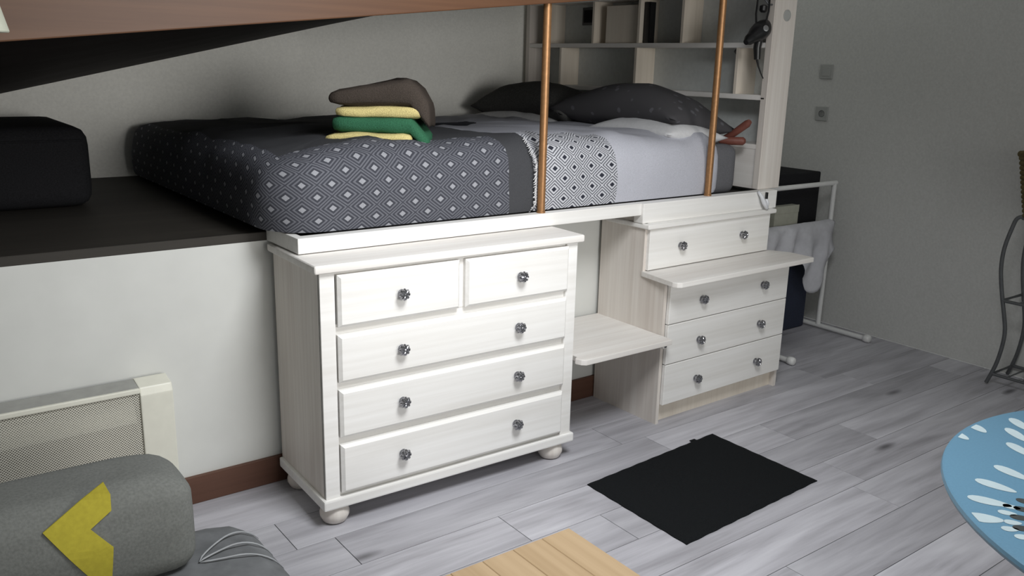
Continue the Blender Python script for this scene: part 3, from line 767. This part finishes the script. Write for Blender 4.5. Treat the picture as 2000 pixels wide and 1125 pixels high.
# cushion with chevron: front surface is a function so the applique follows it
CX0, CX1, CZ0, CZ1 = -1.13, -.535, .308, .566
def cushf(u, v):
    """u, v in 0..1 across the front face -> front surface point"""
    x = CX0 + (CX1-CX0)*u; z = CZ0 + (CZ1-CZ0)*v
    return Vector((x, -.49 - .018*math.sin(math.pi*u)*math.sin(math.pi*v), z))
cu = empty('cushion', (-.83, -.43, .33), label='grey felt cushion with a yellow chevron standing on the sofa', cat='cushion')
b = B(); t = bmesh.new(); bmesh.ops.create_cube(t, size=1); bmesh.ops.subdivide_edges(t, edges=list(t.edges), cuts=20, use_grid_fill=True)
for v in t.verts:
    p = v.co*2; h = Vector(((CX1-CX0)/2, .11, (CZ1-CZ0)/2)); r = .055
    q = Vector((p.x*h.x, p.y*h.y, p.z*h.z)); core = Vector([max(-h[i]+r, min(h[i]-r, q[i])) for i in range(3)]); d = q-core
    if d.length > 1e-6: q = core + d.normalized()*r
    # big rounded top right shoulder
    u, w_ = q.x/h.x, q.z/h.z
    if u > .0 and w_ > .0:
        lim = (max(0, 1-u**3.2))**(1/2.2)
        q.z *= 1 - .26*(u**5)*w_
    q.y -= .018*max(0, math.cos(u*math.pi/2))*max(0, math.cos(w_*math.pi/2))*(1 if q.y < 0 else -1)
    q += Vector(((CX0+CX1)/2, -.49+.11, (CZ0+CZ1)/2)); q.z += .004*fbm(q, 6, 2)
    q.y += .10*max(0, q.z-.45)                       # leans back slightly
    v.co = q
b.merge(t)
make('cushion_body', b, cushM, cu, smooth=True)
# applique polygon, subdivided, pressed on the front
poly = [(-.862, .519), (-.732, .594), (-.721, .563), (-.724, .528), (-.771, .500), (-.730, .447), (-.738, .373), (-.745, .345), (-.775, .375)]
t = bmesh.new(); vs_ = [t.verts.new((x, 0, z)) for x, z in poly]
fc = t.faces.new(vs_); fc.normal_update(); bmesh.ops.triangulate(t, faces=[fc]); 
for _ in range(3): bmesh.ops.subdivide_edges(t, edges=list(t.edges), cuts=1, use_grid_fill=False); bmesh.ops.triangulate(t, faces=list(t.faces))
def front(x, z):
    u = (x-(CX0+CX1)/2)/((CX1-CX0)/2); w_ = (z-(CZ0+CZ1)/2)/((CZ1-CZ0)/2)
    return -.49 - .018*max(0, math.cos(u*math.pi/2))*max(0, math.cos(w_*math.pi/2)) + .10*max(0, z-.45)
for v in t.verts: v.co.y = front(v.co.x, v.co.z) - .004
ex = bmesh.ops.extrude_face_region(t, geom=list(t.faces)); bmesh.ops.translate(t, vec=(0, .003, 0), verts=[e for e in ex['geom'] if isinstance(e, bmesh.types.BMVert)])
b = B(); b.merge(t); make('chevron_patch', b, yellowM, cu, label='yellow felt chevron')

ht = empty('wall_heater', (-.85, .38, .12), label='cream wall heater with wire mesh front behind the sofa', cat='heater')
HX0, HX1 = -1.75, -.362
make('end_cap', B().prism([(.425, .10), (.425, .497), (.40, .505), (.335, .494), (.325, .47), (.325, .12), (.34, .10)], -.462, HX1, 'x', .004), heatM, ht)
make('end_cap', B().prism([(.425, .10), (.425, .497), (.40, .505), (.335, .494), (.325, .47), (.325, .12), (.34, .10)], HX0, -1.65, 'x', .004), heatM, ht)
make('top_grating', B().prism([(.425, .482), (.425, .495), (.40, .503), (.338, .494), (.338, .482)], -1.65, -.462, 'x', .002), plain('heater_top', (.30, .30, .28), .5), ht)
make('top_lip', B().box(-1.65, -.462, .326, .338, .478, .494, .003), heatM, ht)
make('mesh_grille', B().box(-1.65, -.462, .334, .3355, .115, .480), grilleM, ht)
make('bottom_rail', B().box(-1.65, -.462, .326, .345, .10, .118, .003), heatM, ht)
make('back_plate', B().box(-1.65, -.462, .418, .424, .11, .485), heat_in, ht)
make('deflector', B().prism([(.345, .375), (.352, .425), (.40, .455), (.405, .45), (.358, .418), (.352, .373)], -1.64, -.475, 'x'), heatM, ht)

# lamp shade at top left, hung from the beam
lp = empty('hanging_lampshade', (-.80, .05, 1.54), label='pale lampshade hanging at the top left corner', cat='lamp')
make('shade', B().lathe([(.105, 0), (.107, .003), (.068, .165), (.064, .165), (.10, .004)], (-.853, .03, 1.553), n=36), shadeM, lp, smooth=40)
make('cord', B().tube([(-.853, .03, 1.70), (-.853, .03, 2.62)], .003, 8), black_pl, lp)
make('lamp_holder', B().lathe([(.064, .0), (.064, .006), (.02, .012), (.018, .03), (.004, .04)], (-.853, .03, 1.70), n=24), black_pl, lp, smooth=40)
